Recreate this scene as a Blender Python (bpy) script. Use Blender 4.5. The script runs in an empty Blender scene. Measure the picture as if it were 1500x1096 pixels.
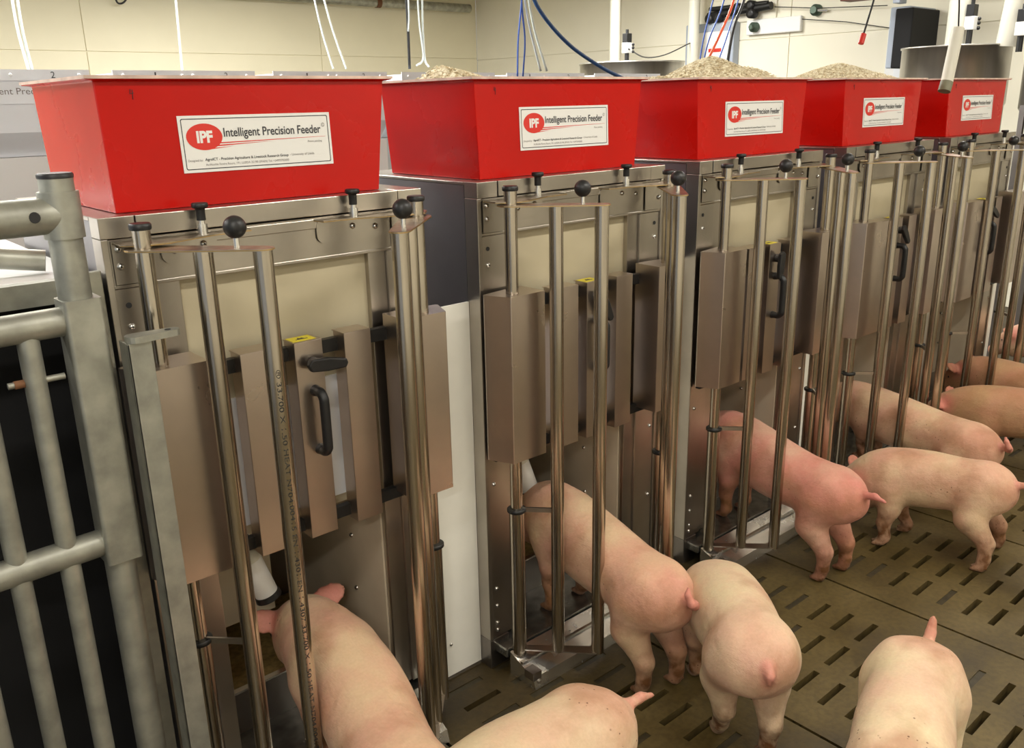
import bpy, bmesh, math, random
import numpy as np
from mathutils import Vector, Matrix
random.seed(5)
C = bpy.context.scene.collection
scene = bpy.context.scene

# ------------------------------------------------------------------ camera
CAM = np.array([-0.5322, -1.84186, 1.70199]); YAW, PITCH, ROLL, FPX = 0.71638, 0.30035, -0.021018, 1286.62
_fw = np.array([math.sin(YAW)*math.cos(PITCH), math.cos(YAW)*math.cos(PITCH), -math.sin(PITCH)])
_r = np.array([math.cos(YAW), -math.sin(YAW), 0.0]); _u = np.cross(_r, _fw)
_r2 = math.cos(ROLL)*_r + math.sin(ROLL)*_u; _u2 = -math.sin(ROLL)*_r + math.cos(ROLL)*_u
cam = bpy.data.objects.new('camera', bpy.data.cameras.new('camera')); C.objects.link(cam)
cam.matrix_world = Matrix(((_r2[0], _u2[0], -_fw[0], CAM[0]), (_r2[1], _u2[1], -_fw[1], CAM[1]),
                           (_r2[2], _u2[2], -_fw[2], CAM[2]), (0, 0, 0, 1)))
cam.data.sensor_width = 36; cam.data.sensor_fit = 'HORIZONTAL'; cam.data.lens = 36*FPX/1500
cam.data.clip_start = 0.02
scene.camera = cam

# ------------------------------------------------------------------ light and exposure
scene.view_settings.view_transform = 'Standard'; scene.view_settings.look = 'None'
scene.view_settings.gamma = 1; scene.view_settings.exposure = 0.0
world = bpy.data.worlds.new('world'); scene.world = world; world.use_nodes = True
world.node_tree.nodes['Background'].inputs[0].default_value = (1.0, 0.95, 0.87, 1)
world.node_tree.nodes['Background'].inputs[1].default_value = 0.3

def area(name, loc, size, power, col=(1, .95, .86), rot=(0, 0, 0)):
    l = bpy.data.lights.new(name, 'AREA'); l.shape = 'RECTANGLE'; l.size, l.size_y = size
    l.energy = power; l.color = col
    o = bpy.data.objects.new(name, l); o.location = loc; o.rotation_euler = rot; C.objects.link(o); return o

for _p, _e in (((1.6, -1.7, 2.95), 42), ((4.3, -1.7, 2.95), 40), ((-.9, -1.6, 2.95), 26), ((3.2, -3.3, 2.95), 30)):  # last one is unseen, added so light reaches into the stalls
    area('overhead_light', _p, (1.5, .16), _e)
area('overhead_light', (-1.7, -2.9, 2.75), (.9, .16), 52)  # unseen, added to light the stall interiors; its side follows the pole shadows
for _p, _e in (((1.0, 2.4, 2.95), 95), ((3.8, 2.8, 2.95), 105), ((5.2, 3.6, 2.95), 82), ((-1.2, 2.6, 2.9), 85), ((3.0, 5.4, 2.95), 115), ((-.4, 5.4, 2.95), 85), ((5.3, .6, 2.95), 34), ((-1.9, 1.0, 2.9), 38)):  # leftmost lamps are unseen, added to brighten the bench and grey hoppers
    area('overhead_light', _p, (1.5, .16), _e, (1, .98, .93))

def at(px, py, ax, v):
    d = _fw + (px-750)/FPX*_r2 - (py-548)/FPX*_u2
    return Vector(CAM + d*(v-CAM[ax])/d[ax])

# ------------------------------------------------------------------ materials
MATS = {}
def mat(name, col, rough=.5, metal=0, bump=0, bscale=60, var=0, vscale=8, stretch=None, coat=0, col2=None, aniso=0, spec=None):
    m = bpy.data.materials.new(name); m.use_nodes = True; nt = m.node_tree; b = nt.nodes['Principled BSDF']
    b.inputs['Base Color'].default_value = (*col, 1); b.inputs['Roughness'].default_value = rough
    b.inputs['Metallic'].default_value = metal; b.inputs['Coat Weight'].default_value = coat
    if spec is not None: b.inputs['Specular IOR Level'].default_value = spec
    tc = nt.nodes.new('ShaderNodeTexCoord'); mp = nt.nodes.new('ShaderNodeMapping')
    nt.links.new(tc.outputs['Object'], mp.inputs[0])
    if stretch: mp.inputs['Scale'].default_value = stretch
    if var:
        n = nt.nodes.new('ShaderNodeTexNoise'); n.inputs['Scale'].default_value = vscale; n.inputs['Detail'].default_value = 5
        nt.links.new(mp.outputs[0], n.inputs['Vector'])
        r = nt.nodes.new('ShaderNodeValToRGB'); c2 = col2 or tuple(c*(1-var) for c in col)
        r.color_ramp.elements[0].position = .3; r.color_ramp.elements[1].position = .7
        r.color_ramp.elements[0].color = (*c2, 1); r.color_ramp.elements[1].color = (*col, 1)
        nt.links.new(n.outputs[0], r.inputs[0]); nt.links.new(r.outputs[0], b.inputs['Base Color'])
        mr = nt.nodes.new('ShaderNodeMapRange'); mr.inputs[3].default_value = rough*1.25; mr.inputs[4].default_value = rough*.85
        nt.links.new(n.outputs[0], mr.inputs[0]); nt.links.new(mr.outputs[0], b.inputs['Roughness'])
    if bump:
        n = nt.nodes.new('ShaderNodeTexNoise'); n.inputs['Scale'].default_value = bscale; n.inputs['Detail'].default_value = 3
        nt.links.new(mp.outputs[0], n.inputs['Vector'])
        bp = nt.nodes.new('ShaderNodeBump'); bp.inputs['Strength'].default_value = bump; bp.inputs['Distance'].default_value = .01
        nt.links.new(n.outputs[0], bp.inputs['Height']); nt.links.new(bp.outputs[0], b.inputs['Normal'])
    MATS[name] = m; return m
mat('steel', (.54, .50, .45), .30, 1, var=.25, vscale=5)
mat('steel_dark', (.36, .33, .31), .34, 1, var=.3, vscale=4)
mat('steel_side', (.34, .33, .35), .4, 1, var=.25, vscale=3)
mat('cover_steel', (.64, .55, .49), .28, 1, var=.2, vscale=5)
mat('pole_steel', (.60, .54, .46), .19, 1, var=.3, vscale=6, stretch=(8, 8, .6))
mat('plate_brass', (.55, .48, .38), .33, 1, var=.35, vscale=30)
mat('brass_edge', (.55, .36, .12), .4, 1)
mat('bright_steel', (.85, .85, .84), .25, 1, var=.15, vscale=20)
mat('galvanised', (.47, .47, .41), .42, .72, var=.42, vscale=16, bump=.06, bscale=50)
mat('galvanised_dark', (.22, .22, .19), .6, .4, var=.4, vscale=14)
mat('red_hopper', (.56, .004, .001), .26, 0, var=.16, vscale=3, spec=.28)
mat('rim_highlight', (.85, .62, .52), .4, var=.4, vscale=20)  # pale pink paints in the light caught by the red lip edge
mat('white_panel', (.84, .83, .76), .5, var=.06, vscale=10)
mat('cream_panel', (.58, .51, .35), .5, var=.14, vscale=4)
mat('inner_panel', (.85, .86, .90), .45)  # bluish tint stands for blue light falling on this white panel
mat('inner_wall', (.74, .64, .48), .42, .1, var=.2, vscale=4)
mat('black_plastic', (.012, .012, .013), .42, bump=.02)
mat('black_steel', (.03, .03, .03), .4, .6)
mat('rubber', (.02, .02, .02), .7)
mat('dark_void', (.006, .006, .007), .8)
mat('sign_white', (.82, .82, .80), .35)
mat('sign_black', (.03, .03, .04), .5)
mat('sign_grey', (.22, .2, .2), .5)
mat('sign_red', (.68, .03, .02), .4)
mat('yellow', (.80, .68, .03), .4)
mat('white_paint', (.85, .85, .84), .4)
mat('grey_bin', (.84, .87, .92), .4, .0, var=.08, vscale=3)
mat('pvc', (.72, .70, .60), .4)
mat('olive', (.20, .19, .12), .5)
mat('cord_white', (.58, .63, .60), .5)
mat('blue_cord', (.03, .10, .42), .4)
mat('blue_hose', (.02, .07, .20), .35)
mat('orange_cord', (.75, .09, .02), .4)
mat('red_plastic', (.6, .03, .02), .4)
mat('wall', (.84, .78, .58), .6, var=.05, vscale=2)
mat('wall_end', (.86, .82, .68), .6, var=.05, vscale=2)
mat('ceiling', (.80, .76, .62), .7)
mat('grey_blue', (.38, .43, .52), .5)
mat('hopper_steel', (.60, .58, .54), .32, .9, var=.2, vscale=3, stretch=(6, 6, .5))
mat('green_metal', (.10, .14, .11), .5, .5)
mat('rust', (.20, .09, .04), .7, .3, var=.5, vscale=20)
mat('red_wood', (.16, .05, .03), .6)
mat('wet_metal', (.35, .35, .32), .22, .9, var=.5, vscale=25, bump=.1, bscale=40)

def floor_mat():
    m = bpy.data.materials.new('floor_concrete'); m.use_nodes = True; nt = m.node_tree; b = nt.nodes['Principled BSDF']
    tc = nt.nodes.new('ShaderNodeTexCoord')
    n1 = nt.nodes.new('ShaderNodeTexNoise'); n1.inputs['Scale'].default_value = 3.2; n1.inputs['Detail'].default_value = 8
    n2 = nt.nodes.new('ShaderNodeTexNoise'); n2.inputs['Scale'].default_value = 55; n2.inputs['Detail'].default_value = 4
    for n in (n1, n2): nt.links.new(tc.outputs['Object'], n.inputs['Vector'])
    r = nt.nodes.new('ShaderNodeValToRGB'); e = r.color_ramp.elements
    e[0].position = .3; e[0].color = (.050, .034, .010, 1); e[1].position = .72; e[1].color = (.145, .105, .038, 1)
    x = e.new(.5); x.color = (.100, .070, .021, 1)
    nt.links.new(n1.outputs[0], r.inputs[0])
    mx = nt.nodes.new('ShaderNodeMixRGB'); mx.blend_type = 'MULTIPLY'; mx.inputs[0].default_value = .5
    r2 = nt.nodes.new('ShaderNodeValToRGB'); r2.color_ramp.elements[0].position = .35; r2.color_ramp.elements[0].color = (.5, .5, .5, 1)
    r2.color_ramp.elements[1].position = .6
    nt.links.new(n2.outputs[0], r2.inputs[0]); nt.links.new(r.outputs[0], mx.inputs[1]); nt.links.new(r2.outputs[0], mx.inputs[2])
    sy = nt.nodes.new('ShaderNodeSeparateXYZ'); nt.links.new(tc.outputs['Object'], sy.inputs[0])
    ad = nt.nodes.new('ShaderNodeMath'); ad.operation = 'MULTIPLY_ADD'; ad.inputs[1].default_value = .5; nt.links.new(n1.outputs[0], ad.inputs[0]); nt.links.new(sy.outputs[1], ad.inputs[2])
    wr = nt.nodes.new('ShaderNodeValToRGB'); wr.color_ramp.elements[0].position = .0; wr.color_ramp.elements[1].position = .12; wr.color_ramp.elements[0].color = (1, 1, 1, 1); wr.color_ramp.elements[1].color = (.45, .42, .38, 1)  # darker by the feeder bases: wet mud with shade painted in
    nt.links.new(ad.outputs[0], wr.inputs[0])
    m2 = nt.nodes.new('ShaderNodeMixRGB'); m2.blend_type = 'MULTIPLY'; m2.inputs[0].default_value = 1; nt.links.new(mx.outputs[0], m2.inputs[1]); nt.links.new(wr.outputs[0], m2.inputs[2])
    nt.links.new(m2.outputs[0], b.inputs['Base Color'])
    mr = nt.nodes.new('ShaderNodeMapRange'); mr.inputs[3].default_value = .32; mr.inputs[4].default_value = .7
    nt.links.new(n1.outputs[0], mr.inputs[0]); nt.links.new(mr.outputs[0], b.inputs['Roughness'])
    bp = nt.nodes.new('ShaderNodeBump'); bp.inputs['Strength'].default_value = .35; bp.inputs['Distance'].default_value = .004
    nt.links.new(n2.outputs[0], bp.inputs['Height']); nt.links.new(bp.outputs[0], b.inputs['Normal'])
    MATS['floor'] = m
floor_mat()
mat('slot_mud', (.045, .035, .016), .5, var=.4, vscale=40)
mat('pit', (.035, .030, .018), .6)

def feed_mat():
    m = bpy.data.materials.new('feed_pellets'); m.use_nodes = True; nt = m.node_tree; b = nt.nodes['Principled BSDF']
    b.inputs['Roughness'].default_value = .8
    tc = nt.nodes.new('ShaderNodeTexCoord'); v = nt.nodes.new('ShaderNodeTexVoronoi'); v.inputs['Scale'].default_value = 110
    nt.links.new(tc.outputs['Object'], v.inputs['Vector'])
    r = nt.nodes.new('ShaderNodeValToRGB'); e = r.color_ramp.elements
    e[0].color = (.50, .38, .20, 1); e[1].color = (1, .93, .72, 1)
    sx = nt.nodes.new('ShaderNodeSeparateColor'); nt.links.new(v.outputs['Color'], sx.inputs[0])
    nt.links.new(sx.outputs[0], r.inputs[0]); nt.links.new(r.outputs[0], b.inputs['Base Color'])
    MATS['feed'] = m
feed_mat()
mat('feed_dust', (.30, .20, .06), .85, var=.5, vscale=60)

def pig_mat(name, tan, pink, hair=1.0, speck=.49):
    m = bpy.data.materials.new(name); m.use_nodes = True; nt = m.node_tree; b = nt.nodes['Principled BSDF']; L = nt.links.new
    tc = nt.nodes.new('ShaderNodeTexCoord')
    def noise(s, d=4, vec=None):
        n = nt.nodes.new('ShaderNodeTexNoise'); n.inputs['Scale'].default_value = s; n.inputs['Detail'].default_value = d
        L(vec or tc.outputs['Object'], n.inputs['Vector']); return n
    def ramp(src, stops):
        r = nt.nodes.new('ShaderNodeValToRGB'); e = r.color_ramp.elements
        e[0].position, e[1].position = stops[0][0], stops[-1][0]
        e[0].color = (*stops[0][1], 1); e[1].color = (*stops[-1][1], 1)
        for p, c in stops[1:-1]: k = e.new(p); k.color = (*c, 1)
        L(src, r.inputs[0]); return r
    def mix(fac, a, c, mode='MIX'):
        x = nt.nodes.new('ShaderNodeMixRGB'); x.blend_type = mode
        if isinstance(fac, float): x.inputs[0].default_value = fac
        else: L(fac, x.inputs[0])
        L(a, x.inputs[1])
        if isinstance(c, tuple): x.inputs[2].default_value = (*c, 1)
        else: L(c, x.inputs[2])
        return x.outputs[0]
    base = ramp(noise(5.5, 8).outputs[0], [(.40, tan), (.5, tuple((a+c)/2 for a, c in zip(tan, pink))), (.62, pink)]).outputs[0]
    at1 = nt.nodes.new('ShaderNodeAttribute'); at1.attribute_name = 'tone'
    sep = nt.nodes.new('ShaderNodeSeparateColor'); L(at1.outputs['Color'], sep.inputs[0])
    base = mix(sep.outputs[0], base, (.62, .20, .17))
    dirt = ramp(noise(24, 6).outputs[0], [(.40, (1, 1, 1)), (.60, (.5, .5, .5))]).outputs[0]
    mm = nt.nodes.new('ShaderNodeMath'); mm.operation = 'MULTIPLY'; L(sep.outputs[1], mm.inputs[0]); L(dirt, mm.inputs[1])
    base = mix(mm.outputs[0], base, (.15, .062, .022))
    wv = ramp(noise(140, 3, None).outputs[0], [(.35, (.93, .92, .90)), (.65, (1, 1, 1))]).outputs[0]; base = mix(.8, base, wv, 'MULTIPLY')
    sm = ramp(noise(6, 8).outputs[0], [(.50, (0, 0, 0)), (.66, (.5, .5, .5))]).outputs[0]
    base = mix(sm, base, (.34, .17, .07))
    vo = nt.nodes.new('ShaderNodeTexVoronoi'); vo.inputs['Scale'].default_value = 62; L(tc.outputs['Object'], vo.inputs['Vector'])
    sp = ramp(vo.outputs['Distance'], [(.10, (1, 1, 1)), (.18, (0, 0, 0))]).outputs[0]
    pm = ramp(noise(3.1, 2).outputs[0], [(speck, (0, 0, 0)), (speck+.08, (.9, .9, .9))]).outputs[0]
    vs_ = ramp(vo.outputs['Color'], [(.45, (0, 0, 0)), (.5, (1, 1, 1))]).outputs[0]; sp = mix(1.0, sp, vs_, 'MULTIPLY')
    spk = mix(1.0, sp, pm, 'MULTIPLY')
    base = mix(spk, base, (.14, .06, .03))
    L(base, b.inputs['Base Color']); b.inputs['Roughness'].default_value = .55
    b.inputs['Subsurface Weight'].default_value = .12; b.inputs['Subsurface Radius'].default_value = (.02, .008, .005)
    b.inputs['Subsurface Scale'].default_value = .5
    b.inputs['Specular IOR Level'].default_value = .28; b.inputs['Sheen Weight'].default_value = .04; b.inputs['Sheen Roughness'].default_value = .4
    mp = nt.nodes.new('ShaderNodeMapping'); mp.inputs['Scale'].default_value = (1, .12, .5); L(tc.outputs['Object'], mp.inputs[0])
    n = noise(520, 2, mp.outputs[0]); n0 = noise(38, 4)
    ad = nt.nodes.new('ShaderNodeMath'); ad.operation = 'MULTIPLY_ADD'; ad.inputs[1].default_value = .22; L(n.outputs[0], ad.inputs[0]); L(n0.outputs[0], ad.inputs[2])
    bp = nt.nodes.new('ShaderNodeBump'); bp.inputs['Strength'].default_value = .6*hair; bp.inputs['Distance'].default_value = .006
    L(ad.outputs[0], bp.inputs['Height']); L(bp.outputs[0], b.inputs['Normal'])
    return m

# ------------------------------------------------------------------ mesh helpers
class MB:
    def __init__(s): s.v = []; s.f = []; s.m = []; s.sm = []; s.mats = []
    def mi(s, m):
        if m not in s.mats: s.mats.append(m)
        return s.mats.index(m)
    def add(s, vs, fs, m, smooth=False):
        o = len(s.v); s.v += [tuple(v) for v in vs]; k = s.mi(m)
        for f in fs: s.f.append([o+i for i in f]); s.m.append(k); s.sm.append(smooth)
        return s
    def box(s, lo, hi, m):
        x0, y0, z0 = lo; x1, y1, z1 = hi
        return s.add([(x0, y0, z0), (x1, y0, z0), (x1, y1, z0), (x0, y1, z0), (x0, y0, z1), (x1, y0, z1), (x1, y1, z1), (x0, y1, z1)],
              [(0, 3, 2, 1), (4, 5, 6, 7), (0, 1, 5, 4), (1, 2, 6, 5), (2, 3, 7, 6), (3, 0, 4, 7)], m)
    def prism(s, poly, z0, z1, m, smooth=False):        # CCW polygon in xy
        n = len(poly); vs = [(x, y, z0) for x, y in poly]+[(x, y, z1) for x, y in poly]
        s.add(vs, [tuple(range(n-1, -1, -1)), tuple(range(n, 2*n))], m)
        return s.add(vs, [(i, (i+1) % n, n+(i+1) % n, n+i) for i in range(n)], m, smooth)
    def prism_y(s, poly, y0, y1, m):                    # polygon in xz, extruded along y
        n = len(poly); vs = [(x, y0, z) for x, z in poly]+[(x, y1, z) for x, z in poly]
        return s.add(vs, [tuple(range(n)), tuple(range(2*n-1, n-1, -1))]+[(i, n+i, n+(i+1) % n, (i+1) % n) for i in range(n)], m)
    def lathe(s, c, prof, m, seg=24, axis=(0, 0, 1)):   # prof: (r, h) along axis from c
        a = Vector(axis).normalized(); t = a.orthogonal().normalized(); b = a.cross(t); c = Vector(c); vs = []; fs = []
        for r, h in prof:
            for k in range(seg):
                th = 2*math.pi*k/seg; vs.append(c+a*h+(t*math.cos(th)+b*math.sin(th))*r)
        for i in range(len(prof)-1):
            for k in range(seg): k2 = (k+1) % seg; fs.append((i*seg+k, i*seg+k2, (i+1)*seg+k2, (i+1)*seg+k))
        s.add(vs, fs, m, True)
        s.add(vs[:seg], [tuple(range(seg-1, -1, -1))], m); s.add(vs[-seg:], [tuple(range(seg))], m); return s
    def cyl(s, p0, p1, r, m, r1=None, seg=24):
        d = Vector(p1)-Vector(p0); return s.lathe(p0, [(r, 0), (r if r1 is None else r1, d.length)], m, seg, d)
    def ball(s, c, r, m, seg=24, sq=1):
        n = seg//2; pr = [(max(1e-4, r*math.sin(math.pi*i/n)), -r*sq*math.cos(math.pi*i/n)) for i in range(n+1)]
        return s.lathe(c, pr, m, seg)
    def tube(s, pts, r, m, seg=10, r1=None):
        pts = [Vector(p) for p in pts]; vs = []; fs = []; n = len(pts); t = None
        for i, p in enumerate(pts):
            d = (pts[min(i+1, n-1)]-pts[max(i-1, 0)]).normalized()
            t = d.orthogonal().normalized() if t is None else (t-d*t.dot(d)).normalized()
            b = d.cross(t); rr = r if r1 is None else r+(r1-r)*i/(n-1)
            for k in range(seg):
                th = 2*math.pi*k/seg; vs.append(p+(t*math.cos(th)+b*math.sin(th))*rr)
        for i in range(n-1):
            for k in range(seg): k2 = (k+1) % seg; fs.append((i*seg+k, i*seg+k2, (i+1)*seg+k2, (i+1)*seg+k))
        fs += [tuple(range(seg-1, -1, -1)), tuple(range((n-1)*seg, n*seg))]
        return s.add(vs, fs, m, True)
    def obj(s, name, parent=None, bevel=0, loc=None):
        me = bpy.data.meshes.new(name); me.from_pydata(s.v, [], s.f)
        for m in s.mats: me.materials.append(MATS[m])
        me.polygons.foreach_set('material_index', s.m); me.polygons.foreach_set('use_smooth', s.sm)
        me.update(); o = bpy.data.objects.new(name, me); C.objects.link(o)
        if parent: o.parent = parent
        if loc is not None: o.location = loc
        if bevel:
            b = o.modifiers.new('bevel', 'BEVEL'); b.width = bevel; b.segments = 2; b.limit_method = 'ANGLE'; b.harden_normals = False
        return o
def tag(o, label=None, cat=None, group=None, kind=None):
    if label: o['label'] = label
    if cat: o['category'] = cat
    if group: o['group'] = group
    if kind: o['kind'] = kind
    return o
def empty(name, loc=(0, 0, 0), rz=0):
    o = bpy.data.objects.new(name, None); C.objects.link(o); o.location = loc; o.rotation_euler[2] = rz; o.empty_display_size = .1; return o
def copy_tree(o, parent=None):
    c = o.copy(); C.objects.link(c); c.parent = parent
    for ch in list(o.children): copy_tree(ch, c)
    return c
def text_mesh(txt, width, height=None, bold=0, shear=0, extrude=0):
    cu = bpy.data.curves.new('text', 'FONT'); cu.body = txt; cu.size = 1; cu.offset = bold; cu.shear = shear; cu.extrude = extrude
    o = bpy.data.objects.new('text', cu); C.objects.link(o); bpy.context.view_layer.update()
    me = bpy.data.meshes.new_from_object(o.evaluated_get(bpy.context.evaluated_depsgraph_get()))
    vs = np.array([v.co[:] for v in me.vertices]); fs = [tuple(p.vertices) for p in me.polygons]
    bpy.data.objects.remove(o); bpy.data.curves.remove(cu); bpy.data.meshes.remove(me)
    vs[:, :2] -= vs[:, :2].min(0); w, h = vs[:, :2].max(0); sx = width/w; sy = height/h if height else sx
    return vs[:, 0]*sx, vs[:, 1]*sy, fs
def curve_pts(ctrl, n=24):
    P = [Vector(p) for p in ctrl]; P = [P[0]*2-P[1]]+P+[P[-1]*2-P[-2]]; out = []; k = len(P)-3
    for i in range(k):
        for j in range(n):
            t = j/n; a, b, c, d = P[i:i+4]
            out.append(.5*((2*b)+(c-a)*t+(2*a-5*b+4*c-d)*t*t+(3*b-a-3*c+d)*t**3))
    out.append(P[-2]); return out

# ------------------------------------------------------------------ room
PITCHX, W = .9575, .776
def build_floor():
    xs = [-3.0]; cells = []
    k0 = -2
    for k in range(k0, 7):
        j = 1.43+.78*k
        xs += [j-.005, j+.005]
        for s in (.125, .31, .497): xs += [j+s, j+s+.13]
    xs = sorted(set(round(x, 4) for x in xs)); xs.append(7.3)
    ys = [-4.0]; rows = [-.015-.0858*k for k in range(30)]
    for r in rows: ys += [r-.0105, r+.0105]
    ys += [.06, 7.7]; ys = sorted(set(round(y, 4) for y in ys))
    joints = [round(1.43+.78*k-.005, 4) for k in range(k0, 7)]
    slots = set()
    for k in range(k0, 7):
        for s in (.125, .31, .497): slots.add(round(1.43+.78*k+s, 4))
    rset = set(round(r-.0105, 4) for r in rows)
    b = MB(); vid = {}
    vs = []; fs = []
    def V(x, y, z):
        q = (x, y, z)
        if q not in vid: vid[q] = len(vs); vs.append(q)
        return vid[q]
    rng = random.Random(3); filled = {}
    for a in slots:
        for r_ in rset:
            p = .9 if r_ > -.36 else (.35 if r_ > -.62 else .12); filled[(a, r_)] = rng.random() < p
    hole = lambda i, j: (xs[i] in slots and ys[j] in rset) or (xs[i] in joints and ys[j] < .03)
    for i in range(len(xs)-1):
        for j in range(len(ys)-1):
            x0, x1, y0, y1 = xs[i], xs[i+1], ys[j], ys[j+1]
            dz = -.012 if (xs[i] in joints) else -.07
            if dz < -.05 and filled.get((xs[i], ys[j])): dz = -.003
            z = 0 if not hole(i, j) else dz
            fs.append((V(x0, y0, z), V(x1, y0, z), V(x1, y1, z), V(x0, y1, z)))
            if hole(i, j):
                for (a, c) in (((x0, y0), (x1, y0)), ((x1, y0), (x1, y1)), ((x1, y1), (x0, y1)), ((x0, y1), (x0, y0))):
                    fs.append((V(*a, 0), V(*a, dz), V(*c, dz), V(*c, 0)))
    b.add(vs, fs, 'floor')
    # pit bottoms of the slots are a different material
    k = b.mi('pit'); km = b.mi('slot_mud')
    for n, f in enumerate(b.f):
        if all(b.v[i][2] < -.05 for i in f): b.m[n] = k
        elif all(abs(b.v[i][2]+.003) < 1e-6 for i in f): b.m[n] = km
    return tag(b.obj('floor'), kind='structure')
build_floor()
XE, YB, ZC = 7.2, 7.6, 3.15
def wall_panels(name, m, axis, c, u0, u1, cuts, zs):
    b = MB(); g = .004; us = [u0]+cuts+[u1]
    for i in range(len(us)-1):
        for j in range(len(zs)-1):
            a0, a1, z0, z1 = us[i]+g, us[i+1]-g, zs[j]+g, zs[j+1]-g
            if axis == 1: b.box((a0, c, z0), (a1, c+.05, z1), m)
            else: b.box((c, a0, z0), (c+.05, a1, z1), m)
    if axis == 1: b.box((u0, c+.012, 0), (u1, c+.1, ZC), m)
    else: b.box((c+.012, u0, 0), (c+.1, u1, ZC), m)
    return tag(b.obj(name), kind='structure')
wall_panels('wall_back', 'wall', 1, YB, -3.1, XE, [-1.2, 1.2+1.15, 4.9], [0, 1.15, 2.25, ZC])
wall_panels('wall_end', 'wall_end', 0, XE, -4, YB, [-1.2, .9, 3.0, 5.1], [0, 1.15, 2.23, ZC])
tag(MB().box((-3.15, -4, 0), (-3.05, YB, ZC), 'grey_blue').obj('wall_left'), kind='structure')
tag(MB().box((-3.1, -4.1, 0), (XE, -4, ZC), 'wall_end').obj('wall_front'), kind='structure')
tag(MB().box((-3.2, -4.1, ZC), (XE+.1, YB+.1, ZC+.1), 'ceiling').obj('ceiling'), kind='structure')

# ------------------------------------------------------------------ feeder
def rounded(x0, y0, x1, y1, r, n=5):
    out = []
    for cx, cy, a in ((x1-r, y0+r, -90), (x1-r, y1-r, 0), (x0+r, y1-r, 90), (x0+r, y0+r, 180)):
        for k in range(n+1): t = math.radians(a+90*k/n); out.append((cx+r*math.cos(t), cy+r*math.sin(t)))
    return out
def stadium(p, q, r0, r1, n=8):
    d = math.atan2(q[1]-p[1], q[0]-p[0]); out = []
    for k in range(n+1): t = d+math.pi/2+math.pi*k/n; out.append((p[0]+r0*math.cos(t), p[1]+r0*math.sin(t)))
    for k in range(n+1): t = d-math.pi/2+math.pi*k/n; out.append((q[0]+r1*math.cos(t), q[1]+r1*math.sin(t)))
    return out

def make_screw(parent, pos, r=.0075, axis=(0, -1, 0)):
    b = MB(); b.lathe(pos, [(r, 0), (r*.95, r*.35), (r*.6, r*.75), (.0004, r*.85)], 'bright_steel', 12, axis)
    b.lathe(Vector(pos)+Vector(axis)*r*.8, [(r*.3, 0), (r*.3, r*.1)], 'black_steel', 6, axis)
    return b.obj('screw', parent)

def make_sign():
    """white label 0.36 x 0.117 in the xz plane facing -y, origin at its lower left corner"""
    w, h = .360, .117; b = MB()
    b.prism_y([(0, 0), (w, 0), (w, h), (0, h)], -.0015, 0, 'sign_white')
    def flat(poly, m, y): n = len(poly); b.add([(x, y, z) for x, z in poly], [tuple(range(n))], m)
    o = rounded(.006, .006, w-.006, h-.006, .004); i = rounded(.0078, .0078, w-.0078, h-.0078, .003); n = len(o)
    b.add([(x, -.0019, z) for x, z in o]+[(x, -.0019, z) for x, z in i], [(k, (k+1) % n, n+(k+1) % n, n+k) for k in range(n)], 'sign_black')
    flat([(.054+.040*math.cos(t), .073+.0275*math.sin(t)) for t in [2*math.pi*k/40 for k in range(40)]], 'sign_red', -.0020)
    def put(txt, x, z, width, height, m, y=-.0024, bold=0, shear=0, slope=0):
        X, Y, fs = text_mesh(txt, width, height, bold, shear)
        b.add([(x+a, y, z+c+a*slope) for a, c in zip(X, Y)], fs, m)
    put('IPF', .0365, .0605, .0355, .0250, 'sign_white', bold=.045)
    put('Intelligent Precision Feeder', .0975, .0655, .236, .0245, 'sign_black', bold=.012)
    put('\u00a9', .336, .085, .009, .009, 'sign_grey')
    flat([(.080, .058), (.345, .0635), (.345, .0640), (.085, .0605)], 'sign_red', -.0021)
    flat([(.078, .0525), (.215, .0585), (.130, .0565), (.082, .0555)], 'sign_red', -.0021)
    flat([(.062, .0465), (.118, .0515), (.075, .0495)], 'sign_red', -.0021)
    put('Patent pending', .298, .0505, .036, .0058, 'sign_grey')
    put('Designed by:', .012, .0215, .032, .0058, 'sign_grey')
    put('AgroICT - Precision Agriculture & Livestock Research Group', .049, .0215, .196, .0075, 'sign_black', bold=.01)
    put('- University of Lleida', .249, .0225, .062, .0068, 'sign_grey')
    put('Av/Alcalde Rovira Roure, 191. LLEIDA 25198 (SPAIN) Tel: +34973702000', .049, .0115, .196, .0062, 'sign_grey')
    return b

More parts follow.
